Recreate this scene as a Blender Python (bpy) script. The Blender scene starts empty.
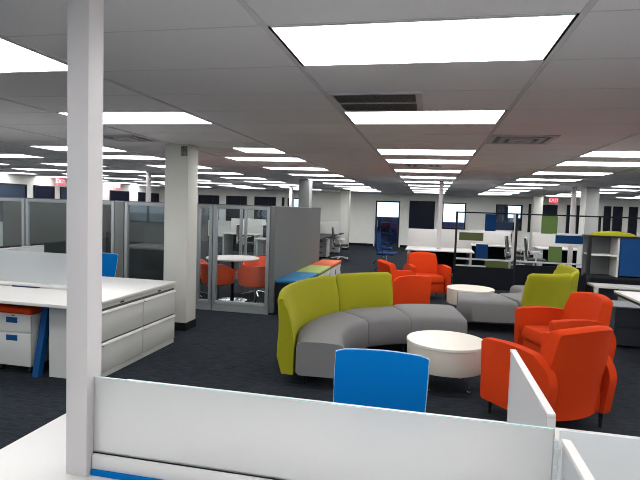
import bpy, bmesh, math, random
from mathutils import Matrix, Vector
random.seed(7)
PI = math.pi
S = bpy.context.scene
C = S.collection

# ------------------------------------------------------------------ camera
CAM_H = 1.62
F_PX, YAW, PITCH, ROLL = 514.4, .2103, .0622, .0335
def cam_axes():
    cy, sy = math.cos(YAW), math.sin(YAW); cp, sp = math.cos(PITCH), math.sin(PITCH)
    cr, sr = math.cos(ROLL), math.sin(ROLL)
    fwd = Vector((-sy*cp, cy*cp, -sp)); right = Vector((cy, sy, 0)); down = fwd.cross(right)
    return cr*right - sr*down, sr*right + cr*down, fwd
r_, d_, f_ = cam_axes()
cam_data = bpy.data.cameras.new('camera'); cam = bpy.data.objects.new('camera', cam_data); C.objects.link(cam)
cam_data.sensor_fit = 'HORIZONTAL'; cam_data.sensor_width = 36; cam_data.lens = F_PX*36/640
cam_data.clip_start = .05; cam_data.clip_end = 200
M = Matrix((( r_.x, -d_.x, -f_.x, 0), (r_.y, -d_.y, -f_.y, 0), (r_.z, -d_.z, -f_.z, CAM_H), (0, 0, 0, 1)))
cam.matrix_world = M
S.camera = cam

# ------------------------------------------------------------------ world and exposure
W = bpy.data.worlds.new('daylight'); S.world = W; W.use_nodes = True
bg = W.node_tree.nodes['Background']; bg.inputs[0].default_value = (.75, .88, 1, 1); bg.inputs[1].default_value = 2.0
S.view_settings.view_transform = 'Standard'; S.view_settings.look = 'None'
S.view_settings.gamma = 1; S.view_settings.use_curve_mapping = False
S.view_settings.exposure = 0.0
PANEL_POWER = 11.0
S.cycles.use_denoising = True
S.cycles.pixel_filter_type = 'BLACKMAN_HARRIS'; S.cycles.filter_width = 1.0
S.cycles.max_bounces = 8; S.cycles.diffuse_bounces = 5; S.cycles.transparent_max_bounces = 24
S.cycles.caustics_reflective = False; S.cycles.caustics_refractive = False
S.cycles.sample_clamp_indirect = 4

CEIL = 2.362
X0, X1, Y0, Y1 = -12.9, 11.5, -4.2, 22.9

# ------------------------------------------------------------------ materials
def nt(name):
    m = bpy.data.materials.new(name); m.use_nodes = True
    return m, m.node_tree, m.node_tree.nodes['Principled BSDF']
def plain(name, col, rough=.5, metal=0., spec=.5, noise=0., scale=40., bump=0., coat=0.):
    m, t, b = nt(name)
    b.inputs['Base Color'].default_value = (*col, 1); b.inputs['Roughness'].default_value = rough
    b.inputs['Metallic'].default_value = metal; b.inputs['Specular IOR Level'].default_value = spec
    if coat: b.inputs['Coat Weight'].default_value = coat
    if noise or bump:
        tc = t.nodes.new('ShaderNodeTexCoord'); n = t.nodes.new('ShaderNodeTexNoise')
        n.inputs['Scale'].default_value = scale; n.inputs['Detail'].default_value = 3
        t.links.new(tc.outputs['Object'], n.inputs['Vector'])
        if noise:
            r = t.nodes.new('ShaderNodeValToRGB')
            r.color_ramp.elements[0].position = .3; r.color_ramp.elements[1].position = .7
            r.color_ramp.elements[0].color = tuple(max(0, c*(1-noise)) for c in col)+(1,)
            r.color_ramp.elements[1].color = tuple(min(1, c*(1+noise)) for c in col)+(1,)
            t.links.new(n.outputs['Fac'], r.inputs['Fac']); t.links.new(r.outputs['Color'], b.inputs['Base Color'])
        if bump:
            u = t.nodes.new('ShaderNodeBump'); u.inputs['Strength'].default_value = bump; u.inputs['Distance'].default_value = .003
            t.links.new(n.outputs['Fac'], u.inputs['Height']); t.links.new(u.outputs['Normal'], b.inputs['Normal'])
    return m
def emit(name, col, power):
    m, t, b = nt(name)
    b.inputs['Base Color'].default_value = (*col, 1)
    b.inputs['Emission Color'].default_value = (*col, 1); b.inputs['Emission Strength'].default_value = power
    return m
def clear_glass(name, tint, gloss=.08):
    m = bpy.data.materials.new(name); m.use_nodes = True; t = m.node_tree; t.nodes.clear()
    o = t.nodes.new('ShaderNodeOutputMaterial'); a = t.nodes.new('ShaderNodeBsdfTransparent'); g = t.nodes.new('ShaderNodeBsdfGlossy')
    mx = t.nodes.new('ShaderNodeMixShader'); a.inputs[0].default_value = (*tint, 1)
    g.inputs['Roughness'].default_value = .03; mx.inputs[0].default_value = gloss
    t.links.new(a.outputs[0], mx.inputs[1]); t.links.new(g.outputs[0], mx.inputs[2]); t.links.new(mx.outputs[0], o.inputs[0])
    return m
def frosted(name, col, tint, mixd=.5, rough=.5):
    m = bpy.data.materials.new(name); m.use_nodes = True; t = m.node_tree; t.nodes.clear()
    o = t.nodes.new('ShaderNodeOutputMaterial')
    r = t.nodes.new('ShaderNodeBsdfRefraction'); r.inputs['IOR'].default_value = 1.15
    r.inputs['Roughness'].default_value = rough; r.inputs['Color'].default_value = (*tint, 1)
    d = t.nodes.new('ShaderNodeBsdfDiffuse'); d.inputs[0].default_value = (*col, 1)
    tr = t.nodes.new('ShaderNodeBsdfTranslucent'); tr.inputs[0].default_value = (*col, 1)
    g = t.nodes.new('ShaderNodeBsdfGlossy'); g.inputs['Roughness'].default_value = .25
    m1 = t.nodes.new('ShaderNodeMixShader'); m1.inputs[0].default_value = .45
    m2 = t.nodes.new('ShaderNodeMixShader'); m2.inputs[0].default_value = mixd
    m3 = t.nodes.new('ShaderNodeMixShader'); m3.inputs[0].default_value = .04
    t.links.new(d.outputs[0], m1.inputs[1]); t.links.new(tr.outputs[0], m1.inputs[2])
    t.links.new(r.outputs[0], m2.inputs[1]); t.links.new(m1.outputs[0], m2.inputs[2])
    t.links.new(m2.outputs[0], m3.inputs[1]); t.links.new(g.outputs[0], m3.inputs[2]); t.links.new(m3.outputs[0], o.inputs[0])
    return m
def carpet_mat():
    m, t, b = nt('carpet')
    tc = t.nodes.new('ShaderNodeTexCoord'); mp = t.nodes.new('ShaderNodeMapping'); mp.inputs['Scale'].default_value = (1.2, 9, 1)
    n = t.nodes.new('ShaderNodeTexNoise'); n.inputs['Scale'].default_value = 6; n.inputs['Detail'].default_value = 6; n.inputs['Roughness'].default_value = .7
    t.links.new(tc.outputs['Object'], mp.inputs[0]); t.links.new(mp.outputs[0], n.inputs['Vector'])
    r = t.nodes.new('ShaderNodeValToRGB'); e = r.color_ramp.elements
    e[0].position = .35; e[0].color = (.010, .012, .0155, 1); e[1].position = .68; e[1].color = (.031, .036, .044, 1)
    t.links.new(n.outputs['Fac'], r.inputs['Fac'])
    # carpet tile joints
    br = t.nodes.new('ShaderNodeTexBrick'); br.offset = .5; br.inputs['Scale'].default_value = 1
    br.inputs['Brick Width'].default_value = 1.0; br.inputs['Row Height'].default_value = .5; br.inputs['Mortar Size'].default_value = .004
    br.inputs['Color1'].default_value = (1, 1, 1, 1); br.inputs['Color2'].default_value = (.86, .88, .9, 1); br.inputs['Mortar'].default_value = (.7, .7, .7, 1)
    t.links.new(tc.outputs['Object'], br.inputs['Vector'])
    mx = t.nodes.new('ShaderNodeMixRGB'); mx.blend_type = 'MULTIPLY'; mx.inputs[0].default_value = 1
    t.links.new(r.outputs[0], mx.inputs[1]); t.links.new(br.outputs['Color'], mx.inputs[2]); t.links.new(mx.outputs[0], b.inputs['Base Color'])
    b.inputs['Roughness'].default_value = .95; b.inputs['Specular IOR Level'].default_value = .06
    return m
M_CARPET = carpet_mat()
M_TILE = plain('ceiling_tile', (.92, .92, .925), .9, noise=.05, scale=180)
M_TBAR = plain('ceiling_bar', (.66, .66, .67), .7)
M_SEAM = plain('ceiling_seam', (.72, .72, .73), .7)
M_SLAT = plain('slat_grey', (.13, .135, .14), .6)
M_WALL = plain('wall_paint', (.74, .74, .70), .8, noise=.02, scale=3)
M_COL = plain('column_paint', (.52, .515, .475), .7, noise=.02, scale=4)
M_BASE = plain('black_base', (.008, .009, .011), .7, spec=.1)
M_WHITE = plain('white_laminate', (.57, .555, .54), .35)
M_WHITE2 = plain('white_metal', (.46, .46, .445), .4, noise=.015, scale=6)
M_DRUM = plain('warm_white_laminate', (.62, .575, .50), .4)
M_LIP = plain('pull_lip_highlight', (.80, .80, .79), .4)  # whiter than the drawers, the highlight is put into the colour
M_GROOVE = plain('dark_groove', (.05, .05, .055), .6)
M_POLE = plain('white_pole', (.52, .495, .495), .5)
M_BLACK = plain('black_metal', (.010, .010, .012), .5, spec=.2)
M_DARKPANEL = plain('dark_panel', (.008, .010, .014), .8, spec=.1)
M_CHARC = plain('charcoal_metal', (.045, .052, .066), .7, spec=.2)
M_FRAME = plain('grey_frame', (.26, .28, .29), .45, metal=.2)
M_GREYFAB = plain('grey_fabric', (.115, .12, .12), .95, noise=.12, scale=220)
M_SEATGREY = plain('seat_grey', (.165, .163, .162), .95, spec=.15, noise=.08, scale=160, bump=.1)
M_LIME = plain('lime_fabric', (.245, .238, .010), .9, spec=.15, noise=.06, scale=120, bump=.1)
M_ORANGE = plain('orange_fabric', (.49, .038, .005), .9, spec=.12, noise=.06, scale=140, bump=.1)
M_ORANGE2 = plain('orange_plastic', (.72, .09, .03), .5)
M_BLUE = plain('blue_plastic', (.0, .115, .36), .9, spec=.06, noise=.03, scale=80)
M_BLUEDK = plain('dark_blue_metal', (.0, .048, .16), .7, spec=.2)
M_BLUEFAB = plain('blue_fabric', (.003, .036, .125), .9, spec=.2)
M_BLUEEDGE = plain('pale_blue_edge', (.35, .55, .75), .5)
M_TEAL = plain('teal_fabric', (.008, .12, .20), .8)
M_DBLUE = plain('dark_blue_fabric', (.006, .03, .11), .9, spec=.2)
M_OLIVE = plain('olive_panel', (.065, .085, .015), .7)
M_GREEN = plain('green_panel', (.09, .16, .03), .7)
M_NAVY = plain('navy_panel', (.006, .02, .06), .8)
M_CUSHB = plain('cushion_blue', (.005, .13, .27), .8, noise=.05, scale=150)
M_CUSHG = plain('cushion_green', (.32, .40, .10), .8, noise=.05, scale=150)
M_CUSHO = plain('cushion_orange', (.62, .10, .02), .8, noise=.05, scale=150)
M_CHROME = plain('chrome', (.7, .7, .72), .15, metal=1)
M_GREYPL = plain('grey_plastic', (.45, .47, .48), .5)
M_MESH = plain('black_mesh', (.02, .022, .026), .8)
M_DIFF = emit('light_diffuser', (1, 1, 1), PANEL_POWER)
M_GLASS = clear_glass('clear_glass', (.93, .95, .95), .04)
M_GLASSDK = clear_glass('grey_tinted_glass', (.62, .67, .68), .09)
M_WINGLASS = clear_glass('window_glass', (.92, .96, .97), .05)
M_FROST = frosted('frosted_glass', (.95, .975, .975), (1, 1, 1), .3, .75)
M_FROST2 = frosted('frosted_glass_dense', (.86, .885, .90), (.97, .98, .98), .5, .6)
M_FROSTEDGE = plain('glass_edge', (.45, .62, .62), .25)
M_NIGHT = plain('dark_pane', (.006, .008, .022), .3, spec=.12)
M_NIGHTB = plain('blue_dark_pane', (.03, .05, .085), .2, spec=.4)
M_OFFICE = plain('blue_office_paint', (.18, .27, .75), .8)
M_OFFCEIL = plain('office_ceiling', (.5, .5, .5), .8)
M_EXITRED = emit('exit_letter', (1, .62, .64), .9)
M_EXITFACE = emit('exit_face', (.9, .12, .17), .55)
M_GROUND = plain('pavement', (.35, .38, .42), .9, noise=.15, scale=1)
M_HBACK = plain('hutch_back', (.10, .104, .108), .6)
M_GREYTOP = plain('grey_top', (.16, .17, .18), .5)

# ------------------------------------------------------------------ helpers
def finish(name, bm, mat, parent=None, smooth=True, angle=40):
    bmesh.ops.recalc_face_normals(bm, faces=bm.faces)
    me = bpy.data.meshes.new(name); bm.to_mesh(me); bm.free()
    me.materials.append(mat)
    if smooth:
        for p in me.polygons: p.use_smooth = True
        try: me.set_sharp_from_angle(angle=math.radians(angle))
        except Exception: pass
    o = bpy.data.objects.new(name, me); C.objects.link(o)
    if parent: o.parent = parent
    return o
def nb(): return bmesh.new()
def box(bm, x0, x1, y0, y1, z0, z1, bev=0., seg=2, rot=0., piv=None):
    r = bmesh.ops.create_cube(bm, size=1)
    vs = r['verts']
    for v in vs: v.co = Vector((x0+(v.co.x+.5)*(x1-x0), y0+(v.co.y+.5)*(y1-y0), z0+(v.co.z+.5)*(z1-z0)))
    if bev > 0:
        es = list({e for v in vs for e in v.link_edges})
        rr = bmesh.ops.bevel(bm, geom=es, offset=min(bev, .48*min(x1-x0, y1-y0, z1-z0)), segments=seg, profile=.5, affect='EDGES')
        vs = list({v for f in rr['faces'] for v in f.verts} | {v for v in vs if v.is_valid})
    if rot:
        p = Vector(piv) if piv else Vector(((x0+x1)/2, (y0+y1)/2, (z0+z1)/2))
        bmesh.ops.rotate(bm, cent=p, matrix=Matrix.Rotation(rot, 3, 'Z'), verts=vs)
    return vs
def bx(name, mat, dims, parent=None, bev=0., rot=0., seg=2):
    bm = nb(); box(bm, *dims, bev=bev, rot=rot, seg=seg); return finish(name, bm, mat, parent)
def cyl(bm, cx, cy, z0, z1, r0, r1=None, n=32):
    r1 = r0 if r1 is None else r1
    m = Matrix.Translation((cx, cy, (z0+z1)/2))
    return bmesh.ops.create_cone(bm, cap_ends=True, segments=n, radius1=r0, radius2=r1, depth=z1-z0, matrix=m)['verts']
def tube(bm, pts, r, n=8, closed=False):
    pts = [Vector(p) for p in pts]; rings = []; N = len(pts)
    for i, p in enumerate(pts):
        a = pts[i-1] if (i or closed) else p; b = pts[(i+1) % N] if (i < N-1 or closed) else p
        d = (b-a).normalized(); u = d.cross(Vector((0, 0, 1)))
        if u.length < 1e-3: u = d.cross(Vector((0, 1, 0)))
        u.normalize(); w = d.cross(u)
        rings.append([bm.verts.new(p+r*(math.cos(2*PI*k/n)*u+math.sin(2*PI*k/n)*w)) for k in range(n)])
    for i in range(N if closed else N-1):
        A, B = rings[i], rings[(i+1) % N]
        for k in range(n): bm.faces.new((A[k], A[(k+1) % n], B[(k+1) % n], B[k]))
    if not closed: bm.faces.new(rings[0][::-1]); bm.faces.new(rings[-1])
def lathe(bm, prof, cx=0, cy=0, n=48):
    rings = [[bm.verts.new((cx+r*math.cos(2*PI*k/n), cy+r*math.sin(2*PI*k/n), z)) for k in range(n)] for r, z in prof]
    for A, B in zip(rings, rings[1:]):
        for k in range(n): bm.faces.new((A[k], A[(k+1) % n], B[(k+1) % n], B[k]))
    bm.faces.new(rings[0][::-1]); bm.faces.new(rings[-1])
def loft(bm, rings, caps=True):
    R = [[bm.verts.new(p) for p in r] for r in rings]; n = len(R[0])
    for A, B in zip(R, R[1:]):
        for k in range(n): bm.faces.new((A[k], A[(k+1) % n], B[(k+1) % n], B[k]))
    if caps: bm.faces.new(R[0][::-1]); bm.faces.new(R[-1])
def rounded(poly, rad, seg=4):
    out = []; n = len(poly)
    for i in range(n):
        p0, p, p1 = Vector(poly[i-1]), Vector(poly[i]), Vector(poly[(i+1) % n])
        a = (p0-p); b = (p1-p); r = min(rad, a.length*.45, b.length*.45)
        a = p+a.normalized()*r; b = p+b.normalized()*r
        for k in range(seg+1):
            t = k/seg; out.append(tuple((1-t)**2*a+2*t*(1-t)*p+t*t*b))
    return out
def rounded_each(poly, rads, seg=5):
    out = []; n = len(poly)
    for i in range(n):
        p0, p, p1 = Vector(poly[i-1]), Vector(poly[i]), Vector(poly[(i+1) % n])
        a = (p0-p); b = (p1-p); r = min(rads[i], a.length*.45, b.length*.45)
        a = p+a.normalized()*r; b = p+b.normalized()*r
        for k in range(seg+1):
            t = k/seg; out.append(tuple((1-t)**2*a+2*t*(1-t)*p+t*t*b))
    return out
def prism(bm, poly, axis, a, b, bev=0.):
    """poly of 2-D points; axis 'x': poly=(y,z), 'y': poly=(x,z), 'z': poly=(x,y)"""
    def P(q, c):
        return {'x': (c, q[0], q[1]), 'y': (q[0], c, q[1]), 'z': (q[0], q[1], c)}[axis]
    A = [bm.verts.new(P(q, a)) for q in poly]; B = [bm.verts.new(P(q, b)) for q in poly]; n = len(poly)
    fs = [bm.faces.new(A[::-1]), bm.faces.new(B)]
    for k in range(n): bm.faces.new((A[k], A[(k+1) % n], B[(k+1) % n], B[k]))
    if bev:
        es = list({e for f in fs for e in f.edges})
        bmesh.ops.bevel(bm, geom=es, offset=bev, segments=3, profile=.5, affect='EDGES')
def thing(name, label, cat, loc=(0, 0, 0), rz=0, group=None):
    o = bpy.data.objects.new(name, None); C.objects.link(o); o.empty_display_size = .1
    o.location = loc; o.rotation_euler = (0, 0, rz)
    return tag(o, label, cat, group)
def tag(o, label, cat, group=None):
    o['label'] = label; o['category'] = cat
    if group: o['group'] = group
    return o
def struct(o, label=None):
    o['kind'] = 'structure'
    if label: o['label'] = label
    return o
def dup(root, loc, rz=0, label=None, group=None):
    def cp(o, par):
        c = o.copy(); C.objects.link(c)
        if par: c.parent = par
        for ch in kids.get(o.name, []): cp(ch, c)
        return c
    kids = {}
    for o in [root]+list(root.children_recursive):
        for ch in o.children: kids.setdefault(o.name, []).append(ch)
    r = cp(root, None); r.location = loc; r.rotation_euler = (0, 0, rz)
    if label: r['label'] = label
    if group: r['group'] = group
    return r

# ================================================================== ROOM SHELL
struct(bx('floor', M_CARPET, (X0-.2, X1+.2, Y0-.2, Y1+.02, -.1, 0)))
struct(bx('ceiling', M_TILE, (X0-.2, X1+.2, Y0-.2, Y1+.2, CEIL, CEIL+.1)))
GX = lambda i: -.708+1.2192*i-(.045 if i < 0 else 0)
GY = lambda k: 2.068+.6096*k
bm = nb()
for i in range(-10, 11):
    x = GX(i)
    if X0 < x < X1: box(bm, x-.013, x+.013, Y0, Y1, CEIL-.006, CEIL+.001)
struct(finish('trim_1', bm, M_TBAR))
bm = nb()
for k in range(-10, 35):
    y = GY(k)
    if Y0 < y < Y1: box(bm, X0, X1, y-.004, y+.004, CEIL-.001, CEIL+.001)
struct(finish('trim_2', bm, M_SEAM))

def holed_wall(name, xa, xb, y0, y1, z0, z1, holes, mat):
    """wall running along X with rectangular openings (x0,x1,z0,z1)"""
    bm = nb(); x = xa
    for h in sorted(holes):
        if h[0] > x: box(bm, x, h[0], y0, y1, z0, z1)
        if h[2] > z0: box(bm, h[0], h[1], y0, y1, z0, h[2])
        if h[3] < z1: box(bm, h[0], h[1], y0, y1, h[3], z1)
        x = h[1]
    if xb > x: box(bm, x, xb, y0, y1, z0, z1)
    return struct(finish(name, bm, mat))
OPEN = [(-2.40, -1.34, 0, 2.03), (.48, 1.46, .90, 2.03), (2.68, 3.74, .95, 2.02), (-6.46, -5.82, .9, 2.04)]
holed_wall('wall_back', X0-.2, X1+.2, Y1, Y1+.14, 0, CEIL, OPEN, M_WALL)
struct(bx('wall_left', M_WALL, (X0-.2, X0, Y0-.2, Y1, 0, CEIL)))
struct(bx('wall_right', M_WALL, (X1, X1+.2, Y0-.2, Y1, 0, CEIL)))
FRONT = [(-12.2+k*2.4, -12.2+k*2.4+2.0, .80, 2.15) for k in range(10)]  # unseen window openings added behind the camera to let in daylight
holed_wall('wall_front', X0, X1, Y0-.2, Y0, 0, CEIL, FRONT, M_WALL)
struct(bx('ground_bounce', M_GROUND, (-60, 60, -60, Y0-.4, -.3, -.1)))  # unseen ground added to bounce daylight up to the ceiling
bm = nb(); box(bm, X0+.02, -2.46, Y1-.02, Y1-.001, 0, .11); box(bm, -1.28, 4.4, Y1-.02, Y1-.001, 0, .11); box(bm, 5.2, X1-.02, Y1-.02, Y1-.001, 0, .11)
struct(finish('baseboard_back', bm, M_BASE))
struct(bx('baseboard_left', M_BASE, (X0+.001, X0+.02, Y0+.02, Y1-.02, 0, .11)))
struct(bx('baseboard_right', M_BASE, (X1-.02, X1-.001, Y0+.02, Y1-.02, 0, .11)))

# offices behind the far wall, daylight beyond them
YO = 26.2
struct(bx('floor_office', M_NAVY, (X0, X1, Y1+.14, YO+.2, -.1, 0)))
struct(bx('ceiling_office', M_OFFCEIL, (X0, X1, Y1+.2, YO+.2, CEIL, CEIL+.1)))
holed_wall('wall_office', X0, X1, YO, YO+.15, 0, CEIL,
           [(-2.75, -1.30, 1.28, 2.30), (.40, 2.0, 1.14, 2.30), (3.60, 4.22, 1.45, 2.30), (-7.1, -6.68, 1.1, 2.30)], M_OFFICE)
for n, x in enumerate((-8.4, -4.5, -.3, 2.35, 5.6)):
    struct(bx('wall_divider_%d' % (n+1), M_OFFICE, (x-.05, x+.05, Y1+.15, YO-.01, 0, CEIL-.001)))
struct(bx('ground_outside', M_GROUND, (-60, 60, YO+.3, 90, -.3, -.1)))

# ---- windows and doors on the far wall
wn = [0]
def window(x0, x1, z0, z1, pane, label, y=Y1, bright=False, mull=()):
    wn[0] += 1
    t = bpy.data.objects.new('window_%d' % wn[0], None); C.objects.link(t); t.location = ((x0+x1)/2, y, z0); struct(t, label)
    a, b, h = -(x1-x0)/2, (x1-x0)/2, z1-z0
    y0, y1 = (-.03, .10) if bright else (-.045, -.001)
    bm = nb()
    box(bm, a, a+.045, y0, y1, 0, h); box(bm, b-.045, b, y0, y1, 0, h); box(bm, a+.045, b-.045, y0, y1, 0, .045); box(bm, a+.045, b-.045, y0, y1, h-.045, h)
    for m in mull: box(bm, m-.02-(x0+x1)/2, m+.02-(x0+x1)/2, y0+.01, y1-.01, .045, h-.045)
    finish('window_frame', bm, M_BLACK, t)
    bx('pane', pane, (a+.045, b-.045, .03 if bright else -.02, .036 if bright else -.005, .045, h-.045), t)
    return t
window(-.93, .16, .85, 2.07, M_NIGHT, 'dark window right of the open doorway in the far wall')
window(.48, 1.46, .90, 2.03, M_WINGLASS, 'bright daylit window in the far wall', bright=True)
w3 = window(2.68, 3.74, .95, 2.02, M_WINGLASS, 'half curtained blue window behind the tiled screen', bright=True)
bm = nb()   # dark blue vertical blind drawn over the left half
for k in range(9): box(bm, -.47+k*.05, -.47+k*.05+.042, .055, .075, .06, 1.0, rot=.2)
finish('blind', bm, M_NAVY, w3)
bx('sill_panel', M_CHARC, (-.48, .48, .05, .08, .05, .40), w3)
window(-6.46, -5.82, .90, 2.04, M_WINGLASS, 'narrow window with a bright right edge', bright=True)
for x0, x1 in ((-10.88, -9.83), (-9.47, -8.45), (-8.07, -7.03)):
    window(x0, x1, .87, 2.05, M_NIGHT, 'dark window in the row above the glass meeting room', mull=((x0+x1)/2+.18,))
window(-6.74, -6.62, .87, 2.05, M_NIGHT, 'slim dark window beside the pole')
window(3.98, 4.08, .9, 2.08, M_NIGHT, 'slim dark strip left of the far column')  # slim dark upright strip, built with the window helper
for x0, x1 in ((5.46, 5.73), (5.84, 6.10), (6.86, 7.12), (7.20, 7.55), (7.78, 8.10)):
    window(x0, x1, .87, 2.08, M_NIGHT, 'narrow dark window at the right end of the far wall')
for h in FRONT: window(h[0], h[1], h[2], h[3], M_WINGLASS, 'added unseen daylight window behind the camera', y=Y0-.14, bright=True, mull=((h[0]+h[1])/2,))
# left wall windows (pane facing +X)
for a, b, m in ((12.6, 14.40, M_NIGHTB), (14.72, 15.66, M_NIGHT), (15.97, 17.9, M_NIGHTB), (18.85, 20.2, M_NIGHT), (20.95, 21.55, M_NIGHT), (22.0, 22.7, M_NIGHT)):
    w = window(a, b, .87, 2.06, m, 'dark window in the left wall')
    w.location = (X0, (a+b)/2, .87); w.rotation_euler = (0, 0, PI/2)
# open doorway with frame and glass door
d = bpy.data.objects.new('door_1', None); C.objects.link(d); d.location = (-1.87, Y1, 0); struct(d, 'glass door with black frame in the far wall')
bm = nb(); box(bm, -.53, -.48, -.03, .12, 0, 2.03); box(bm, .48, .53, -.03, .12, 0, 2.03); box(bm, -.48, .48, -.03, .12, 1.97, 2.03)
finish('door_frame', bm, M_BLACK, d); bx('pane', M_WINGLASS, (-.48, .48, .04, .05, .02, 1.97), d)
bx('door_handle', M_CHROME, (-.44, -.41, -.02, .04, .85, 1.15), d)
d = bpy.data.objects.new('door_2', None); C.objects.link(d); d.location = (4.80, Y1, 0); struct(d, 'dark door under the exit sign')
bm = nb(); box(bm, -.30, -.25, -.04, -.001, 0, 2.06); box(bm, .25, .30, -.04, -.001, 0, 2.06); box(bm, -.25, .25, -.04, -.001, 2.0, 2.06)
finish('door_frame', bm, M_BLACK, d); bx('door_leaf', M_NIGHT, (-.25, .25, -.03, -.002, .01, 2.0), d)
bx('door_handle', M_CHROME, (.15, .2, -.06, -.03, .95, 1.1), d)

# ---- columns
M_PATCH = plain('bare_patch', (.16, .16, .145), .9, noise=.5, scale=30)
M_COLGREY = plain('grey_column', (.20, .205, .20), .8)  # darker grey tone than the other columns
M_COLMID = plain('mid_grey_column', (.36, .36, .35), .8)  # middle grey tone for the wide column shaft
def column(n, x0, x1, y0, y1, label, mat=None):
    t = bpy.data.objects.new('column', None); C.objects.link(t); t.location = ((x0+x1)/2, (y0+y1)/2, 0); struct(t, label)
    a, b = (x1-x0)/2, (y1-y0)/2
    bx('shaft', mat or M_COL, (-a, a, -b, b, 0.001, CEIL-.001), t, bev=.006)
    bx('column_base', M_BASE, (-a-.008, a+.008, -b-.008, b+.008, 0.0005, .10), t)
    return t
colA = column(1, -3.31, -2.99, 5.98, 6.26, 'white square column beside the lateral files')
bx('patch', M_PATCH, (.055, .145, -.144, -.1405, 2.21, 2.335), colA)
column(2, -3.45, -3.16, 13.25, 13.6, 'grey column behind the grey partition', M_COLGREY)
column(3, -3.50, -3.15, 19.9, 20.3, 'white column near the far wall')
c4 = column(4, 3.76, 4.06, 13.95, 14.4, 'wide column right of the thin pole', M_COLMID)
bx('lit_side', M_WALL, (-.165, -.1505, -.225, .225, .1, CEIL-.002), c4)  # paler plate paints the light falling on the left face
column(5, 3.82, 4.16, 21.0, 21.4, 'white column left of the exit sign')
def pole(x, y, w, label, z0=0):
    return tag(bx('power_pole', M_POLE, (x-w/2, x+w/2, y-w/2, y+w/2, z0, CEIL-.002), bev=.004), label, 'pole', None)
pole(.22, 12.78, .10, 'thin white power pole rising from the white desk before the far windows', .721)
pole(-6.8, 11.5, .09, 'thin white power pole left of the white square column')
pole(-4.83, 17.5, .10, 'thin white power pole far behind the grey fabric partition')
pole(3.52, 14.15, .10, 'thin white power pole just left of the wide far column')

# ================================================================== CEILING LIGHTS
def make_light(w):
    t = thing('ceiling_light', 'x', 'light', (0, 0, CEIL), 0)
    bm = nb()
    box(bm, 0, w, -.012, 0, -.004, -.001); box(bm, 0, w, .565, .577, -.004, -.001)
    box(bm, 0, .004, -.001, .566, -.004, -.0035); box(bm, w-.004, w, -.001, .566, -.004, -.0035)
    finish('frame', bm, M_TBAR, t)
    bx('edge_strip', M_BASE, (-.014, 0, -.012, .577, -.0035, -.001), t); bx('edge_strip', M_BASE, (w, w+.014, -.012, .577, -.0035, -.001), t)
    bx('diffuser', M_DIFF, (0, w, 0, .565, -.003, -.001), t)
    return t
LA = make_light(1.17); LB = make_light(.56); used = set()
ORD = ['nearest', 'second', 'third', 'fourth', 'fifth', 'sixth', 'seventh', 'eighth', 'ninth', 'tenth', 'eleventh']
WHERE = {0: 'column over the coffee tables', -2: 'column over the grey partition', -4: 'column over the left files',
         -6: 'third column left of centre', -8: 'fourth column left of centre', -10: 'column along the left wall',
         2: 'first column right of centre', 4: 'second column right of centre', 6: 'third column right of centre', 8: 'column at the far right'}
KS = [0, 3, 7, 9, 12, 15, 18, 21, 24, 27, 30]
for i in (0, -2, -4, -6, -8, -10, 2, 4, 6, 8):
    for n, k in enumerate([-6, -3]+KS):  # first two rows are unseen, added behind the camera for their light
        half = (i == -2 and k == 7)
        src = LB if half else LA
        x = GX(i)+.025 + (.61 if half else 0); y = 2.09+.6096*k-(.025 if i < 0 else 0)
        if n < 2: lab = 'added unseen ceiling light panel %s behind the camera, %s' % (('two rows', 'one row')[n], WHERE[i])
        else:
            lab = '%s ceiling light panel from the camera, %s' % (ORD[n-2], WHERE[i])
            if half: lab = 'half-width square ceiling light panel in the column over the grey partition'
        if src not in used:
            used.add(src); src.location = (x, y, CEIL); src['label'] = lab; src['group'] = 'ceiling light panels'
        else: dup(src, (x, y, CEIL), 0, lab, 'ceiling light panels')

# ---- vents
def grille(x, y, label):
    t = thing('ceiling_vent', label, 'vent', (x, y, CEIL))
    bx('backing', M_GROOVE, (.01, .59, .01, .59, -.004, -.001), t)
    bm = nb(); box(bm, 0, .6, 0, .03, -.014, -.001); box(bm, 0, .6, .57, .6, -.014, -.001); box(bm, 0, .03, .03, .57, -.014, -.001); box(bm, .56, .6, .03, .57, -.014, -.001); box(bm, .03, .56, .29, .31, -.014, -.001)
    finish('frame', bm, M_TBAR, t)
    bm = nb()
    for k in range(34): box(bm, .035+k*.0155, .035+k*.0155+.005, .03, .57, -.013, -.004)
    finish('slats', bm, M_SLAT, t)
    return t
grille(-.69, 3.285, 'slatted return air grille between the two nearest light panels')
def diffuser(x, y, label):
    t = thing('ceiling_vent', label, 'vent', (x, y, CEIL))
    bx('backing', M_GREYTOP, (.01, .59, .01, .59, -.003, -.001), t)
    for k, s in enumerate((.0, .10, .20)):
        bm = nb(); w = .045; a, b = s, .6-s; z0, z1 = -.012-.006*k, -.003
        box(bm, a, b, a, a+w, z0, z1); box(bm, a, b, b-w, b, z0, z1); box(bm, a, a+w, a+w, b-w, z0, z1); box(bm, b-w, b, a+w, b-w, z0, z1)
        finish('louvre_ring', bm, M_TBAR if k != 1 else M_GREYPL, t)
    return t
diffuser(GX(1)+.02, GY(5)-.0+.005, 'square stepped air diffuser right of the second light panel')
diffuser(GX(0)+.25, GY(10)+.005, 'small air diffuser between the fourth and fifth light panels')
diffuser(GX(-3)+.61, GY(5)+.005, 'dark air diffuser left of the white square column')
for x, y, l in ((1.33, 4.75, 'small white smoke detector disc on the ceiling at upper right'), (-1.5, 4.7, 'small white smoke detector disc on the ceiling left of centre')):
    pass
bm = nb(); lathe(bm, [(.05, -.001), (.05, -.02), (.02, -.035)], 0, 0, 24)
o = finish('ceiling_sensor', bm, M_BLACK); w = Vector((1.75, 4.55, CEIL)); o.location = w
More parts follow.
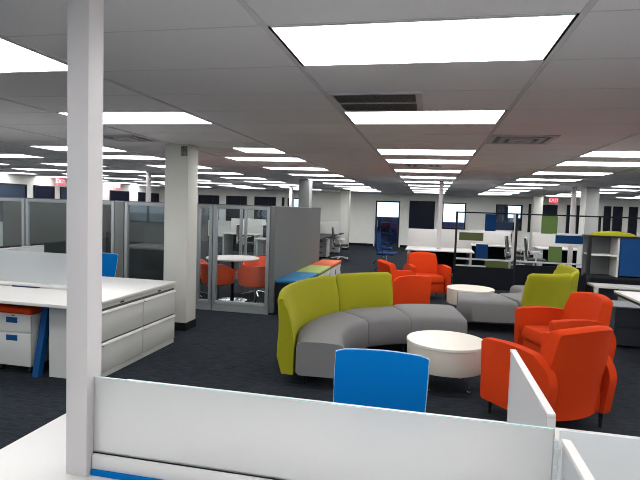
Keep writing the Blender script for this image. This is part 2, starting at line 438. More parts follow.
tag(o, 'small black dome sensor on the ceiling at the right edge', 'sensor')

# ---- exit signs
def exit_sign(loc, rz, label):
    t = thing('exit_sign', label, 'exit sign', loc, rz)
    bx('housing', M_EXITFACE, (-.165, .165, -.02, .02, -.24, -.03), t, bev=.004)
    bx('bracket', M_WHITE, (-.04, .04, -.015, .015, -.03, 0), t)
    cu = bpy.data.curves.new('t', 'FONT'); cu.body = 'EXIT'; cu.size = .17; cu.align_x = 'CENTER'; cu.align_y = 'CENTER'; cu.extrude = .002
    ob = bpy.data.objects.new('t', cu); C.objects.link(ob); dg = bpy.context.evaluated_depsgraph_get()
    me = bpy.data.meshes.new_from_object(ob.evaluated_get(dg)); bpy.data.objects.remove(ob)
    me.transform(Matrix.Translation((0, -.0225, -.135)) @ Matrix.Rotation(PI/2, 4, 'X') @ Matrix.Scale(1.05, 4))
    me.materials.clear(); me.materials.append(M_EXITRED)
    l = bpy.data.objects.new('letters', me); C.objects.link(l); l.parent = t
    return t
exit_sign((4.72, 21.9, CEIL), 0, 'red lit exit sign hanging before the far wall at right')
exit_sign((-12.55, 15.55, CEIL), PI/2.3, 'red lit exit sign at far left above the dark windows')
exit_sign((-12.6, 18.9, CEIL), PI/2.3, 'red lit exit sign just right of the near white pole')

# ================================================================== NEAR DESK, POLE AND SCREENS
DZ = .725
t = thing('desk', 'white foreground desk under the frosted screens', 'desk', (0, 0, 0))
bx('desktop', M_WHITE, (-1.46, 2.1, .55, 2.30, DZ-.028, DZ), t, bev=.003)
bx('panel', M_WHITE2, (-1.42, -1.38, 1.0, 1.9, 0, DZ-.028), t)
bx('panel', M_WHITE2, (2.02, 2.06, .7, 2.2, 0, DZ-.028), t)
bx('modesty_panel', M_BLUEFAB, (-1.03, .33, 1.47, 1.50, .30, DZ-.03), t)
t = thing('power_pole', 'wide white power pole standing on the foreground desk', 'pole', (-1.085, 1.47, DZ+.001))
bx('shaft', M_POLE, (-.042, .034, -.045, .030, 0, CEIL-DZ-.003), t, bev=.002)
SY = 1.462; ST = 1.045
t = thing('desk_screen', 'long frosted glass screen on a white rail, front of the picture', 'screen', (0, SY, DZ))
bx('glass', M_FROST, (-1.049, .350, -.004, .004, .070, ST-DZ), t, bev=.001)
bx('edge_polish', M_FROSTEDGE, (-1.049, .350, -.003, .003, ST-DZ, ST-DZ+.002), t)
bx('gasket', M_BLACK, (-1.049, .350, -.006, .006, .067, .071), t)
bx('rail', M_WHITE, (-1.047, .352, -.016, .016, .018, .067), t, bev=.003)
bx('fabric_strip', M_BLUE, (-1.045, .350, -.024, .014, .001, .018), t)
t = thing('desk_screen', 'shorter frosted glass screen at the bottom right corner', 'screen', (0, SY, DZ))
bx('glass', M_FROST2, (.366, 1.75, -.004, .004, .067, ST-DZ), t, bev=.001)
bx('rail', M_WHITE, (.366, 1.75, -.016, .016, .018, .067), t, bev=.003)
bx('foot', M_BLUE, (.366, 1.75, -.016, .014, .001, .018), t)
t = thing('screen_hinge', 'thin metal hinge clip joining the two frosted screens', 'hinge', (.358, SY, DZ))
bx('hinge_post', M_GREYPL, (-.0055, .0055, -.006, .006, 0, ST-DZ-.03), t)
for z in (.16, .20, .25): bx('clip', M_GREYPL, (-.0056, .0056, -.012, -.006, z, z+.02), t)
def fin(y0, y1, label, x=.370):
    t = thing('desk_divider', label, 'divider', (x, y0, DZ))
    bx('board', M_FROST2, (-.007, .007, .006, y1-y0-.006, .008, ST-DZ-.013), t)
    bm = nb(); box(bm, -.012, .012, 0, y1-y0, ST-DZ-.013, ST-DZ, bev=.002); box(bm, -.012, .012, 0, .012, 0, ST-DZ-.013); box(bm, -.009, .009, y1-y0-.008, y1-y0, 0, ST-DZ-.013)
    finish('edge_trim', bm, M_WHITE, t)
fin(1.575, 2.295, 'frosted divider fin with white edge in front of the orange armchairs')
fin(.62, 1.405, 'white-edged divider fin at the bottom edge right of the long screen', .368)

# ================================================================== PLASTIC SIDE CHAIR
def make_side_chair(mat, edge):
    t = thing('side_chair', 'x', 'chair')
    # seat faces -Y; back at +Y
    rings = []
    for k in range(9):
        v = k/8; z = .48+v*.402; yb = .20+.10*v
        hw = .215+.02*math.sin(v*PI/2)
        n = 13; fr = []; bk = []
        for j in range(n):
            u = -1+2*j/(n-1); c = .05*u*u; zz = z-(.002*u*u+.007*max(0, abs(u)-.84)/.16 if k == 8 else 0)
            fr.append((u*hw, yb-c, zz)); bk.append((u*hw, yb-c+.022, zz))
        rings.append(fr+bk[::-1])
    bm = nb(); loft(bm, rings); o = finish('backrest', bm, mat, t)
    bm = nb(); top = [(p[0]*1.0, p[1]+.011, p[2]+.004) for p in rings[-1][:13]]
    side = lambda s: [(s*(.216+.02*math.sin(k/8*PI/2)), .20+.10*k/8-.05+.011, .48+k/8*.388) for k in range(8)]
    tube(bm, side(-1)[:-1]+top+side(1)[:-1][::-1], .003, 6); finish('edge_piping', bm, edge, t)
    bm = nb(); pts = rounded([(-.22, -.24), (.22, -.24), (.21, .20), (-.21, .20)], .07, 5)
    prism(bm, pts, 'z', .43, .465, .008); finish('seat', bm, mat, t)
    for s in (-1, 1):
        for y0, y1 in ((-.17, -.21), (.15, .24)):
            bm = nb(); tube(bm, [(s*.17, y0, .43), (s*.205, y1, .0)], .011); finish('leg', bm, M_CHROME, t)
        bm = nb(); tube(bm, [(s*.16, .12, .425), (s*.16, .21, .47), (s*.15, .235, .60)], .010); finish('back_support', bm, M_CHROME, t)
    return t
sc = make_side_chair(M_BLUE, M_BLUEEDGE)
sc.location = (-.212, 2.33, .008); sc.scale = (1.0, 1, 1); sc.rotation_euler = (0, 0, 0)
sc['label'] = 'bright blue chair tucked behind the long frosted screen'
_c = dup(sc, (-4.10, 5.58, .008), .12, 'blue chair behind the left desk, seen right of the near pole'); _c.scale = (1.05, 1, 1.06); _c.location.z = .008

# ================================================================== ARMCHAIRS
def make_armchair():
    t = thing('armchair', 'x', 'armchair')   # front = +X
    bm = nb(); box(bm, -.26, .30, -.275, .275, .13, .31, bev=.02); finish('seat_base', bm, M_ORANGE, t)
    bm = nb()
    # seat cushion, softly domed
    rings = []
    for k in range(9):
        a = k/8; z = .31+.13*math.sin(a*PI/2); ins = .03*(1-math.cos(a*PI/2))+ (0.012 if k == 0 else 0)
        p = rounded([(-.22+ins, -.272+ins), (.335-ins, -.272+ins), (.335-ins, .272-ins), (-.22+ins, .272-ins)], .06, 4)
        rings.append([(x, y, z) for x, y in p])
    loft(bm, rings); finish('seat_cushion', bm, M_ORANGE, t)
    # backrest: leaning, bowed, rolled top
    rings = []; n = 15
    H = 13
    for k in range(H+1):
        v = k/H; z = .13+v*.68
        ax = -.29-.10*v**1.3           # rear face
        th = .11+.02*math.sin(v*PI)
        if v > .88: th *= .92
        hw = .31-.035*max(0, v-.6)/.4 - .015*(1-v)
        fr = []; rr = []
        for j in range(n):
            u = -1+2*j/(n-1); bow = .075*u*u
            zz = z - (.03*u*u*v)
            rr.append((ax+bow-(.004 if k in (0, H) else .0), u*hw, zz)); fr.append((ax+bow+th, u*(hw-.01), zz))
        rings.append(rr+fr[::-1])
    # rounded cap
    top = rings[-1]; cx = sum(p[0] for p in top)/len(top)
    cap1 = [(p[0]+(.022 if i < n else -.022), p[1]*.985, p[2]+.018) for i, p in enumerate(top)]
    cap2 = [(p[0]+(.05 if i < n else -.05), p[1]*.96, p[2]+.024) for i, p in enumerate(top)]
    bm = nb(); loft(bm, rings+[cap1, cap2]); finish('backrest', bm, M_ORANGE, t, angle=60)
    for s in (-1, 1):
        poly = rounded_each([(-.28, .12), (.335, .12), (.355, .61), (.06, .632), (-.22, .60), (-.33, .44)], [.01, .012, .028, .12, .12, .1])
        bm = nb()
        y0, y1 = (.275, .355) if s > 0 else (-.355, -.275)
        prism(bm, poly, 'y', y0, y1, .014)
        # splay outward toward the front a little
        for v in bm.verts: v.co.y += s*.03*(v.co.x+.3)
        finish('arm', bm, M_ORANGE, t, angle=50)
    for sx in (-.24, .29):
        for s in (-1, 1):
            bm = nb(); cyl(bm, sx, s*.31, 0, .131, .012, .018, 12); finish('leg', bm, M_BLACK, t)
    return t
ac = make_armchair()
def place(src, loc, rz, label, group=None, first=[]):
    if src.name not in first:
        first.append(src.name); src.location = loc; src.rotation_euler = (0, 0, rz); src['label'] = label
        if group: src['group'] = group
        return src
    return dup(src, loc, rz, label, group)
G = 'orange lounge armchairs'
place(ac, (.962, 4.27, 0), math.radians(127), 'orange armchair nearest the camera with its back turned, behind the frosted fin', G)
place(ac, (1.40, 5.66, 0), math.radians(199), 'orange armchair facing left between the nearest armchair and the right lime sofa', G)
place(ac, (-.42, 8.30, 0), math.radians(25), 'orange armchair seen from its side just behind the left lime sofa', G)
place(ac, (-.05, 9.9, 0), math.radians(-72), 'farthest orange armchair facing the far white coffee table', G)

# ================================================================== COFFEE TABLES
def make_coffee():
    t = thing('coffee_table', 'x', 'coffee table')
    bm = nb(); lathe(bm, [(.355, .192), (.358, .197), (.358, .405)], n=64); finish('drum', bm, M_DRUM, t)
    bm = nb(); lathe(bm, [(.362, .406), (.365, .409), (.365, .432), (.361, .436)], n=64); finish('tabletop', bm, M_DRUM, t)
    bm = nb(); lathe(bm, [(.3655, .408), (.3665, .409), (.3665, .415), (.3655, .416)], n=64); finish('edge_band', bm, M_GREYPL, t)
    for k in range(4):
        a = PI/4+k*PI/2
        bm = nb(); tube(bm, [(.24*math.cos(a), .24*math.sin(a), .193), (.26*math.cos(a), .26*math.sin(a), .012)], .009); cyl(bm, .26*math.cos(a), .26*math.sin(a), 0, .014, .018); finish('leg', bm, M_CHROME, t)
    return t
ct = make_coffee()
place(ct, (.195, 4.88, 0), math.radians(10), 'round white drum coffee table nearest, between the grey seats and armchairs', 'round drum coffee tables')
place(ct, (.665, 8.42, 0), 0, 'round white drum coffee table farther away by the dark partition', 'round drum coffee tables')

# ================================================================== SERPENTINE SOFAS
def catmull(P, t):
    n = len(P)-1; s = min(max(t, 0), 1)*n; i = min(int(s), n-1); u = s-i
    p = [Vector(P[max(0, i-1)]), Vector(P[i]), Vector(P[i+1]), Vector(P[min(n, i+2)])]
    return .5*((2*p[1])+(-p[0]+p[2])*u+(2*p[0]-5*p[1]+4*p[2]-p[3])*u*u+(-p[0]+3*p[1]-3*p[2]+p[3])*u**3)
def sofa(label, segs):
    """segs: list of (inner pts, outer pts, has_back, side) in the plan"""
    t = thing('lounge_sofa', label, 'sofa')
    for I, O, back, sgn in segs:
        N = 16; g = .008
        rings = []
        for k in range(N+1):
            s = g+(1-2*g)*k/N
            a, b = catmull(I, s), catmull(O, s); d = (b-a); L = d.length; d.normalize()
            e = min(k, N-k)
            dz = -.018 if e == 0 else (-.004 if e == 1 else 0)   # soft ends
            prof = [(.03, .12), (.0, .145), (-.005, .30), (0, .385+dz), (.02, .425+dz), (.06, .442+dz), (L*.5, .449+dz), (L-.05, .442+dz), (L-.012, .42+dz), (L, .385+dz), (L, .145), (L-.03, .12)]
            rings.append([(a.x+d.x*q, a.y+d.y*q, z) for q, z in prof])
        bm = nb(); loft(bm, rings); finish('seat_section', bm, M_SEATGREY, t, angle=50)
        if back:
            rings = []; N = 20
            for k in range(N+1):
                s = .006+.988*k/N
                a, b = catmull(I, s), catmull(O, s); d = (b-a).normalized()
                e = min(k, N-k); q0 = .012 if e == 0 else 0; zt = -.035 if e == 0 else (-.012 if e == 1 else 0)
                front = [(.012, .12), (.012, .40), (.022, .50), (.045, .60), (.075, .70), (.112, .79)]
                rear = [(.128, .828), (.155, .838), (.180, .825), (.188, .79), (.180, .70), (.172, .60), (.170, .50), (.178, .38), (.182, .26), (.13, .12)]
                pr = [(x+q0, z+(zt if z > .75 else 0)) for x, z in front]+[(x-(q0 if x > .15 else 0), z+(zt if z > .75 else 0)) for x, z in rear]
                rings.append([(b.x+d.x*q, b.y+d.y*q, z) for q, z in pr])
            bm = nb(); loft(bm, rings); finish('backrest', bm, M_LIME, t, angle=55)
        for s in (.12, .88):
            for w in (.18, .80):
                p = catmull(I, s).lerp(catmull(O, s), w)
                bm = nb(); cyl(bm, p.x, p.y, 0, .125, .014, .018, 12); finish('leg', bm, M_BLACK, t)
    return t
s1 = sofa('curved grey sofa with lime backrests, left of the nearest coffee table', [
    ([(-.68, 4.40), (-.76, 4.78), (-.74, 5.14), (-.60, 5.48)], [(-1.12, 4.38), (-1.22, 4.90), (-1.17, 5.42), (-.98, 5.90)], True, 1),
    ([(-.60, 5.48), (-.46, 5.62), (-.31, 5.72), (-.16, 5.79)], [(-.98, 5.90), (-.80, 6.11), (-.60, 6.27), (-.40, 6.40)], True, 1),
    ([(-.16, 5.79), (.02, 5.84), (.24, 5.87), (.455, 5.86)], [(-.44, 6.50), (-.20, 6.64), (.05, 6.72), (.33, 6.75)], False, 1)])
s2 = sofa('curved grey sofa with lime backrests, behind the right orange armchairs', [
    ([(.44, 7.98), (.64, 7.98), (.84, 8.0), (1.02, 8.06)], [(.42, 7.28), (.66, 7.25), (.92, 7.27), (1.22, 7.33)], False, 1),
    ([(1.02, 8.06), (1.16, 8.12), (1.29, 8.22), (1.38, 8.36)], [(1.26, 7.46), (1.46, 7.50), (1.67, 7.61), (1.84, 7.79)], True, 1),
    ([(1.38, 8.36), (1.45, 8.60), (1.43, 8.85), (1.36, 9.10)], [(1.84, 7.79), (2.0, 8.18), (2.05, 8.65), (1.96, 9.15)], True, 1)])

# ================================================================== LEFT DESK GROUP
FZ = .715
def lateral_file(y0, y1, label):
    t = thing('lateral_file', label, 'filing cabinet', (-3.33, y0, 0))
    w = y1-y0
    bm = nb(); box(bm, 0, .455, .002, w-.002, .012, FZ-.028); finish('body', bm, M_WHITE2, t)
    bx('plinth', M_WHITE2, (.0, .462, .003, w-.003, 0, .045), t)
    for z0, z1 in ((.055, .330), (.345, .622)):
        dr = bx('drawer', M_WHITE2, (.455, .473, .006, w-.006, z0, z1-.022), t, bev=.002)
        bx('pull_lip', M_LIP, (.455, .484, .006, w-.006, z1-.026, z1-.004), dr, bev=.003)
        bx('groove', M_GROOVE, (.455, .4565, .004, w-.004, z1-.004, z1+.018), dr)
        bx('catch', M_BLACK, (.473, .476, .02, .055, z1-.034, z1-.024), dr)
    bx('lock', M_BLACK, (.4555, .462, w/2-.02, w/2+.03, .648, .662), t)
    return t
lateral_file(4.055, 4.760, 'white two-drawer lateral file nearer the camera, at the end of the left desk')
lateral_file(4.762, 5.440, 'white two-drawer lateral file farther from the camera, beside the square column')
tag(bx('end_panel', M_WHITE2, (-3.34, -2.86, 4.0, 4.05, 0, FZ-.029)), 'white end panel closing the nearest side of the file row', 'panel')
tag(bx('worktop', M_WHITE, (-6.2, -2.845, 3.80, 5.45, FZ-.028, FZ), bev=.003), 'wide white worktop on the left, resting on the lateral files', 'worktop')
t = thing('desk_underframe', 'blue slanted legs and dark panel holding up the left worktop', 'desk frame')
bm = nb(); prism(bm, [(3.94, .0), (4.00, 0), (4.16, FZ-.03), (4.08, FZ-.03)], 'x', -3.475, -3.41, .004)
finish('leg', bm, M_BLUEDK, t)
bm = nb(); prism(bm, [(5.38, .0), (5.32, 0), (5.16, FZ-.03), (5.24, FZ-.03)], 'x', -3.475, -3.41, .004)
finish('leg', bm, M_BLUEDK, t)
bx('modesty_panel', M_DARKPANEL, (-6.1, -3.45, 4.52, 4.55, .15, FZ-.03), t)
bm = nb(); prism(bm, [(3.94, .0), (4.00, 0), (4.16, FZ-.03), (4.08, FZ-.03)], 'x', -6.1, -6.06, .004); finish('leg', bm, M_BLUEDK, t)
t = thing('desk_screen', 'frosted glass screen running along the middle of the left desk', 'screen', (0, 4.47, FZ))
bx('glass', M_FROST2, (-6.1, -3.36, -.004, .004, .045, .365), t)
bx('rail', M_WHITE, (-6.1, -3.34, -.022, .022, .012, .045), t, bev=.003)
bx('foot', M_NAVY, (-4.15, -3.85, -.03, .015, 0, .012), t); bx('foot', M_NAVY, (-5.6, -5.3, -.03, .015, 0, .012), t)
t = thing('desk_divider', 'pale divider board standing behind the left frosted screen', 'divider', (-4.42, 4.56, FZ))
bx('board', M_FROST2, (-.008, .008, 0, .64, .01, .35), t); bx('edge_trim', M_WHITE, (-.009, .009, .0, .64, .35, .365), t)
# mobile pedestal
t = thing('mobile_pedestal', 'white mobile pedestal with an orange seat cushion under the left desk', 'pedestal', (-3.715, 3.98, 0))
bx('body', M_WHITE2, (-.22, .2, .012, .515, .075, .555), t, bev=.004)
for z0, z1 in ((.075, .385), (.39, .55)):
    dr = bx('drawer', M_WHITE2, (-.22, .2, -.006, .012, z0+.003, z1-.003), t, bev=.003)
    bx('handle', M_BLUEDK, (-.06, .06, -.011, -.005, z1-.075, z1-.022), dr, bev=.003)
bx('lock', M_BLACK, (.0, .03, -.009, -.005, .553-.012, .549), t)
bm = nb(); box(bm, -.225, .205, -.01, .52, .557, .62, bev=.02, seg=3); finish('seat_cushion', bm, M_ORANGE, t)
for sx in (-.17, .15):
    for sy in (.06, .46):
        bm = nb(); bmesh.ops.create_cone(bm, cap_ends=True, segments=16, radius1=.028, radius2=.028, depth=.03, matrix=Matrix.Translation((sx, sy, .0285)) @ Matrix.Rotation(PI/2, 4, 'Y'))
        box(bm, sx-.012, sx+.012, sy-.012, sy+.012, .045, .076); finish('caster', bm, M_BLACK, t)

# ================================================================== GLASS PARTITION
PZ = 1.615; PY = 7.32
def glass_bay(x0, x1, glass, label, y=PY, kick=.10, along='x'):
    t = thing('partition_panel', label, 'partition', (x0, y, 0), 0 if along == 'x' else PI/2); w = x1-x0
    f = .055
    bx('kick_panel', M_FRAME, (.002, w-.002, -.03, .03, 0, kick), t)
    bm = nb(); box(bm, .002, f, -.035, .035, kick, PZ, bev=.004); box(bm, w-f, w-.002, -.035, .035, kick, PZ, bev=.004)
    box(bm, f, w-f, -.035, .035, kick, kick+f, bev=.003); box(bm, f, w-f, -.035, .035, PZ-f, PZ, bev=.003)
    finish('frame', bm, M_FRAME, t)
    bx('glass', glass, (f-.003, w-f+.003, -.004, .004, kick+f-.003, PZ-f+.003), t)
    bx('top_cap', M_GREYFAB, (.0, w, -.04, .04, PZ, PZ+.012), t)
bays = [(-9.2, -7.86, M_GLASSDK, 'glass partition panel at far left, mostly outside the picture'), (-7.85, -6.56, M_GLASSDK, 'grey glass partition panel at the left picture edge'), (-6.54, -5.72, M_GLASSDK, 'grey glass partition panel just left of the near pole'), (-5.70, -4.90, M_GLASS, 'glass partition panel directly behind the near pole and blue chair'),
        (-4.72, -3.52, M_GLASSDK, 'dark glass partition panel left of the square column'), (-3.50, -3.23, M_GLASS, 'narrow glass panel right of the square column'),
        (-3.22, -2.32, M_GLASS, 'clear glass panel in front of the round meeting table')]
for a, b, m, l in bays: glass_bay(a, b, m, l)
def fab(x0, x1, y0, y1, label, h=PZ, mat=None):
    t = thing('fabric_partition', label, 'partition', ((x0+x1)/2, (y0+y1)/2, 0)); a, b = (x1-x0)/2, (y1-y0)/2
    bx('panel', mat or M_GREYFAB, (-a, a, -b, b, .03, h), t, bev=.006)
    bx('kick_plate', M_BASE, (-a+.004, a-.004, -b+.004, b-.004, 0, .03), t)
    bx('top_cap', M_FRAME, (-a, a, -b, b, h, h+.012), t)
fab(-4.89, -4.73, PY-.04, PY+.04, 'grey post panel left of the square column')
fab(-2.315, -2.235, PY-.03, 10.45, 'long grey fabric partition behind the coloured cushion bench')
fab(-4.85, -4.77, PY+.05, 10.55, 'grey fabric partition between the meeting room and the left office')
fab(-6.60, -6.52, PY+.05, 9.55, 'grey fabric partition behind the left glass panels')
fab(-9.2, -4.86, 9.6, 9.68, 'grey fabric partition at the back of the left offices')
for a, b, l in ((-4.76, -4.0, 'glass panel at the back left of the meeting room'), (-3.95, -3.2, 'glass panel at the back centre of the meeting room'), (-3.18, -2.33, 'glass panel at the back right of the meeting room')):
    glass_bay(a, b, M_GLASS, l, y=10.6)
# ---- cushioned storage bench
BX = -2.225
for n, (y0, y1, m, l) in enumerate(((7.32, 8.44, M_CUSHB, 'blue'), (8.45, 9.54, M_CUSHG, 'pale green'), (9.55, 10.72, M_CUSHO, 'orange'))):
    t = thing('storage_bench', 'low storage bench with a %s top cushion along the grey partition' % l, 'bench', (BX, y0, 0), 0, 'cushioned storage benches'); w = y1-y0
    bx('carcass', M_DARKPANEL if n == 0 else M_WHITE2, (.0, .39, .002, w-.002, .02, .47), t)
    bx('cushion', m, (.0, .42, .002, w-.002, .485, .530), t, bev=.016)
    bx('cushion_base', M_BLACK, (.002, .415, .004, w-.004, .471, .485), t)
    for a in (0, w/2):
        dd = bx('door', M_DARKPANEL if n == 0 else M_WHITE2, (.391, .406, a+.006, a+w/2-.006, .03, .465), t, bev=.002)
        bx('handle', M_BLACK, (.406, .414, a+w/2-.05, a+w/2-.035, .3, .4), dd)

# ================================================================== MEETING ROOM
t = thing('meeting_table', 'round white meeting table behind the glass with orange chairs', 'table', (-3.24, 8.17, 0))
bm = nb(); lathe(bm, [(.44, .712), (.445, .716), (.445, .732), (.44, .736)], n=56); finish('tabletop', bm, M_WHITE, t)
bm = nb(); lathe(bm, [(.03, .03), (.03, .71)], n=20); finish('pedestal', bm, M_BLACK, t)
bm = nb(); lathe(bm, [(.26, .0), (.26, .012), (.05, .03)], n=40); finish('base', bm, M_CHROME, t)
def make_tub():
    t = thing('tub_chair', 'x', 'chair')   # front = +X
    rings = []
    for k in range(8):
        v = k/7; ring_o = []; ring_i = []
        for j in range(19):
            a = math.radians(70+220*j/18); h = .40+ (.36 if abs(j-9) < 5 else .36-.16*((abs(j-9)-4)/5)**1.2)*v
            ro = .25+.035*v; ri = ro-.025
            ring_o.append((ro*math.cos(a), ro*1.05*math.sin(a), h)); ring_i.append((ri*math.cos(a), ri*1.05*math.sin(a), h))
        rings.append(ring_o+ring_i[::-1])
    bm = nb(); loft(bm, rings); finish('shell_back', bm, M_ORANGE2, t)
    bm = nb(); lathe(bm, [(.17, .36), (.245, .40), (.25, .43), (.235, .455), (.1, .462)], n=32); finish('seat', bm, M_ORANGE2, t)
    bm = nb(); cyl(bm, 0, 0, .06, .362, .02, n=16); finish('gas_lift', bm, M_CHROME, t)
    bm = nb()
    for k in range(4):
        a = PI/4+k*PI/2; tube(bm, [(.0, 0, .085), (.27*math.cos(a), .27*math.sin(a), .012)], .012)
    finish('star_base', bm, M_CHROME, t)
    return t
tc_ = make_tub(); GG = 'orange swivel chairs round the meeting table'
tc_.scale = (1, 1, .9)
place(tc_, (-3.32, 7.74, 0), math.radians(80), 'orange swivel chair at the front left of the glass-walled meeting table', GG)
place(tc_, (-2.70, 7.80, 0), math.radians(118), 'orange swivel chair at the front right of the glass-walled meeting table', GG)
place(tc_, (-3.05, 8.88, 0), math.radians(-110), 'orange swivel chair at the back right of the glass-walled meeting table', GG)
place(tc_, (-3.98, 8.35, 0), math.radians(0), 'orange swivel chair at the left of the glass-walled meeting table', GG)

# ================================================================== TASK CHAIRS
def make_task(frame, mesh, seat):
    t = thing('task_chair', 'x', 'office chair')   # front = -Y
    bm = nb(); box(bm, -.24, .24, -.24, .22, .45, .51, bev=.025, seg=3); finish('seat', bm, seat, t)
    rings = []
    for k in range(7):
        v = k/6; z = .58+.44*v; hw = .21-.02*v; y = .24+.05*v
        rings.append([(u*hw, y-.05*u*u, z) for u in (-1, -.5, 0, .5, 1)]+[(u*hw, y-.05*u*u+.02, z) for u in (1, .5, 0, -.5, -1)])
    bm = nb(); loft(bm, rings); finish('backrest', bm, mesh, t)
    bm = nb(); tube(bm, [(-.21, .205, .57), (.21, .205, .57), (.195, .255, 1.03), (-.195, .255, 1.03)], .016, 8, closed=True)
    tube(bm, [(0, .05, .44), (0, .26, .46), (0, .275, .66)], .022); finish('back_frame', bm, frame, t)
    for s in (-1, 1):
        bm = nb(); tube(bm, [(s*.24, .02, .47), (s*.29, .02, .50), (s*.29, .03, .66)], .014); box(bm, s*.29-.035, s*.29+.035, -.12, .12, .66, .685, bev=.01); finish('armrest', bm, frame, t)
    bm = nb(); cyl(bm, 0, 0, .08, .46, .024, n=14); finish('gas_lift', bm, M_CHROME, t)
    bm = nb()
    for k in range(5):
        a = .3+k*2*PI/5; tube(bm, [(0, 0, .12), (.29*math.cos(a), .29*math.sin(a), .065)], .018, 6)
    finish('star_base', bm, frame, t)
    bm = nb()
    for k in range(5):
        a = .3+k*2*PI/5; bmesh.ops.create_uvsphere(bm, u_segments=10, v_segments=6, radius=.028, matrix=Matrix.Translation((.29*math.cos(a), .29*math.sin(a), .028)))
    finish('casters', bm, M_BLACK, t)
    return t
tw = make_task(M_WHITE, M_MESH, M_MESH); td = make_task(M_BLACK, M_MESH, M_MESH); tt = make_task(M_WHITE, M_TEAL, M_BLUEFAB); tn = make_task(M_DBLUE, M_DBLUE, M_DBLUE)
place(tw, (2.30, 14.75, 0), math.radians(75), 'white-framed office chair with dark mesh back left of the partition post')
place(tw, (2.72, 14.9+1.6, 0), math.radians(86), 'white-framed office chair right of the black partition post')
place(tw, (2.66, 13.9, 0), math.radians(84), 'second white-framed office chair right of the post, near the curved desk')
place(tw, (-2.72, 15.9, 0), math.radians(100), 'white-framed office chair beside the white files before the far column')
place(tn, (-1.10, 13.6, 0), math.radians(80), 'blue office chair beside the far white desk, left of the armchairs')
place(tn, (-1.32, 15.4, 0), math.radians(95), 'second blue office chair at the far white desks near the doorway')
place(tw, (-5.45, 14.75, 0), math.radians(100), 'white-framed office chair at the white desk behind the meeting room')
place(tw, (-4.95, 15.6, 0), math.radians(190), 'white-framed office chair seen through the meeting room glass')
place(tt, (-4.45, 14.7, 0), math.radians(170), 'teal office chair seen through the right side of the meeting room glass')
place(td, (-5.55, 8.35, 0), math.radians(30), 'black office chair inside the left glass office')

# ---- desks further away
def bench_desk(x0, x1, y0, y1, label, screen=None, sy=None, z=.72, under=True, top=M_WHITE):
    t = thing('desk', label, 'desk', ((x0+x1)/2, (y0+y1)/2, 0)); a, b = (x1-x0)/2, (y1-y0)/2
    bx('desktop', top, (-a, a, -b, b, z-.028, z), t, bev=.003)
    for sx in (-a+.05, a-.10):
        bx('leg', M_GREYPL, (sx, sx+.05, -b+.05, b-.05, 0, z-.028), t)
    if under: bx('modesty_panel', M_DARKPANEL, (-a+.1, a-.1, b-.06, b-.03, .08, z-.03), t)
    if screen: bx('screen', M_WHITE, (-a, a, (sy or b-.02)-.012, (sy or b-.02)+.012, z+.001, screen), t, bev=.004)
    return t
bench_desk(-.55, 1.02, 12.3, 13.5, 'white desk with white screens around the thin power pole', 1.17, .57)
bench_desk(1.08, 2.3, 15.1, 15.9, 'white desk with a low white screen behind the tiled partition', 1.13)
bench_desk(2.95, 4.3, 15.0, 16.1, 'white desk with a low screen behind the green tiles', 1.12)
bench_desk(-6.5, -5.3, 15.3, 16.2, 'white desk with white screens behind the meeting room', 1.18)
bench_desk(-5.1, -4.0, 16.4, 17.2, 'white desk with white screen behind the meeting room, right one', 1.15)
bench_desk(-4.75, -4.05, 13.5, 14.0, 'small white table seen at the right edge of the meeting room glass', under=False)
bench_desk(-6.5, -5.3, 10.4, 11.2, 'white desk behind the left glass office', .95)
# desk run along the grey partition line toward the far column
t = thing('desk', 'long white desk running away beside the far column', 'desk', (-3.52, 16.25, 0))
bx('desktop', M_BLACK, (-.4, .4, -2.6, 2.6, .69, .72), t); bx('screen', M_WHITE2, (-.39, -.36, -2.6, 2.6, .72, 1.14), t)
bx('leg', M_BLACK, (-.3, -.25, -2.5, 2.5, 0, .69), t); bx('screen', M_WHITE2, (-.35, .39, 1.6, 1.63, .72, 1.15), t); bx('screen_cap', M_GREYPL, (-.36, .4, 1.59, 1.64, 1.15, 1.165), t)
for n, (x, y) in enumerate(((-3.46, 16.6), (-3.38, 18.5))):
    t = thing('file_pedestal', 'small white file pedestal %s' % ('under the far desk just past the grey partition', 'at the foot of the far column')[n], 'pedestal', (x, y, 0))
    bx('body', M_WHITE2, (-.2, .2, -.25, .25, .03, .6), t, bev=.004)
    for z in (.05, .24, .43):
        dr = bx('drawer', M_WHITE2, (-.19, .19, -.262, -.25, z, z+.17), t); bx('handle', M_BLACK, (-.05, .05, -.272, -.262, z+.10, z+.13), dr)
    bx('plinth', M_BLACK, (-.18, .18, -.23, .23, 0, .03), t)

# ================================================================== TILED BLACK PARTITION
TY = 11.5
t = thing('open_frame_partition', 'black frame partition with dark lower panels behind the far coffee table', 'partition', (0, TY, 0))
bm = nb()
for x in (.53, 1.76, 3.36, 4.555): box(bm, x, x+.045, -.015, .015, .05, 1.645)
box(bm, .53, 4.6, -.015, .015, 1.617, 1.645)
finish('frame', bm, M_BLACK, t)
bx('lower_panel', M_DARKPANEL, (.53, 1.76, -.028, .028, 0, .47), t); bx('lower_panel', M_DARKPANEL, (1.805, 3.36, -.028, .028, 0, .56), t); bx('lower_panel', M_DARKPANEL, (3.405, 4.55, -.028, .028, 0, .56), t)
bx('shelf_rail', M_GREYPL, (.575, 1.73, -.02, .04, .615, .645), t); bx('shelf_rail', M_GREYPL, (1.82, 3.36, -.02, .04, .615, .645), t); bx('shelf_rail', M_GREYPL, (.575, 1.2, -.02, .04, .47, .495), t)
def tile(x0, x1, z0, z1, m, col, nm='accent_tile'):
    o = bx(nm, m, (x0, x1, -.012, .012, z0, z1), t); o['label'] = col+' tile'
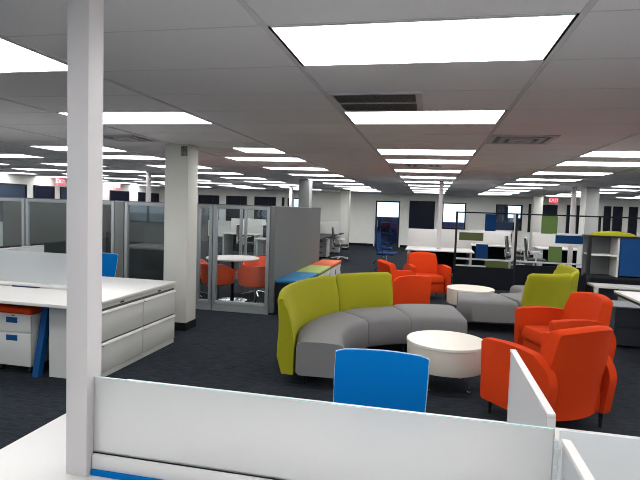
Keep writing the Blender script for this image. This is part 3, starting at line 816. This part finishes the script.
tile(.62, 1.12, 1.03, 1.20, M_OLIVE, 'olive green'); tile(1.14, 1.36, 1.25, 1.61, M_BLUEFAB, 'blue'); tile(1.36, 1.76-.03, 1.28, 1.45, M_NAVY, 'dark navy')
tile(.98, 1.23, .66, .96, M_BLUEFAB, 'blue'); tile(2.27, 2.58, 1.24, 1.61, M_GREEN, 'green'); tile(2.56, 3.36, 1.05, 1.22, M_BLUEFAB, 'wide blue'); tile(2.44, 2.70, .66, .98, M_GREEN, 'green')
tile(1.18, 1.66, .475, .61, M_OLIVE, 'dull olive')
bx('white_rail', M_WHITE, (2.5, 3.36, -.02, .03, 1.225, 1.25), t); bx('white_rail', M_WHITE, (2.7, 3.36, -.02, .03, 1.015, 1.04), t)
bx('pale_strip', M_POLE, (1.705, 1.755, -.012, .012, .645, 1.615), t)  # pale strip stands in for a glass reflection beside the black post
bx('pale_strip', M_WHITE, (3.08, 3.13, -.02, .03, .65, 1.015), t)

# ================================================================== RIGHT HUTCH AND DESK
HY = 8.6
t = thing('storage_hutch', 'open shelf hutch with a blue sliding door above the right desk', 'shelf unit', (2.39, HY, 0))
bm = nb(); box(bm, 0, 2.0, 0, .36, 1.315, 1.34); finish('top_panel', bm, M_BLACK, t)
bx('back_panel', M_HBACK, (.02, 1.98, .34, .36, .68, 1.315), t)
bx('side_panel', M_BLACK, (0, .05, 0, .06, 0, 1.315), t); bx('side_panel', M_WHITE2, (.42, .445, .01, .34, .68, 1.315), t); bx('side_panel', M_BLACK, (1.96, 2.0, 0, .34, 0, 1.315), t)
bx('shelf', M_WHITE, (.036, .42, .01, .34, 1.03, 1.05), t); bx('shelf', M_BLACK, (.05, 1.96, .01, .34, .68, .715), t)
bx('sliding_door', M_BLUEFAB, (.45, 1.95, -.015, .008, .74, 1.31), t)
t = thing('desk', 'narrow white desk under the shelf hutch', 'desk', (2.40, 8.2, 0))
bx('desktop', M_WHITE, (0, 1.9, .0, .38, .585, .612), t); bx('leg', M_WHITE, (0, .06, .01, .04, 0, .585), t); bx('modesty_panel', M_WHITE2, (.42, 1.85, .30, .33, .3, .585), t)
bx('back_panel', M_CHARC, (.06, .42, .30, .33, .05, .585), t); bx('leg', M_WHITE, (1.82, 1.86, .02, .3, 0, .585), t)
t = thing('file_pedestal', 'charcoal pedestal cabinet right of the second orange armchair', 'pedestal', (2.31, 7.02, 0))
bx('body', M_CHARC, (0, .38, .02, .5, .02, .50), t, bev=.005); bx('drawer', M_CHARC, (.004, .376, 0, .02, .26, .49), t); bx('drawer', M_CHARC, (.004, .376, 0, .02, .03, .25), t)
bx('top', M_GREYTOP, (-.01, .39, -.005, .5, .50, .515), t)
t = thing('desk', 'white desk corner with black edge at the right picture edge', 'desk', (2.26, 5.6, 0))
bx('desktop', M_WHITE, (0, 1.6, 0, 1.36, .70, .722), t); bx('underframe', M_BLACK, (.004, 1.596, .004, 1.356, .672, .70), t)
bx('leg', M_BLACK, (.35, .40, 1.25, 1.32, 0, .672), t); bx('leg', M_BLACK, (.42, .47, .05, .11, 0, .672), t); bx('leg', M_BLACK, (1.5, 1.55, 1.25, 1.32, 0, .672), t)
bx('power_grommet', M_BLACK, (.34, .42, .9, 1.0, .722, .727), t)
# yellow cushion on top of hutch
rings = []
for k in range(7):
    a = k/6*PI/2; s = math.cos(a)
    rings.append([(.33*max(s, .25)*math.cos(q*PI/12), .12*max(s, .25)*math.sin(q*PI/12), .07*math.sin(a)) for q in range(24)])
bm = nb(); loft(bm, rings); o = finish('cushion', bm, M_LIME); o.location = (2.78, HY+.17, 1.341)
tag(o, 'rounded lime cushion lying on top of the shelf hutch', 'cushion')

# chairs in the office behind the glass door
t2 = place(tn, (-2.0, 24.3, 0), math.radians(20), 'dark blue chair in the office behind the glass door')
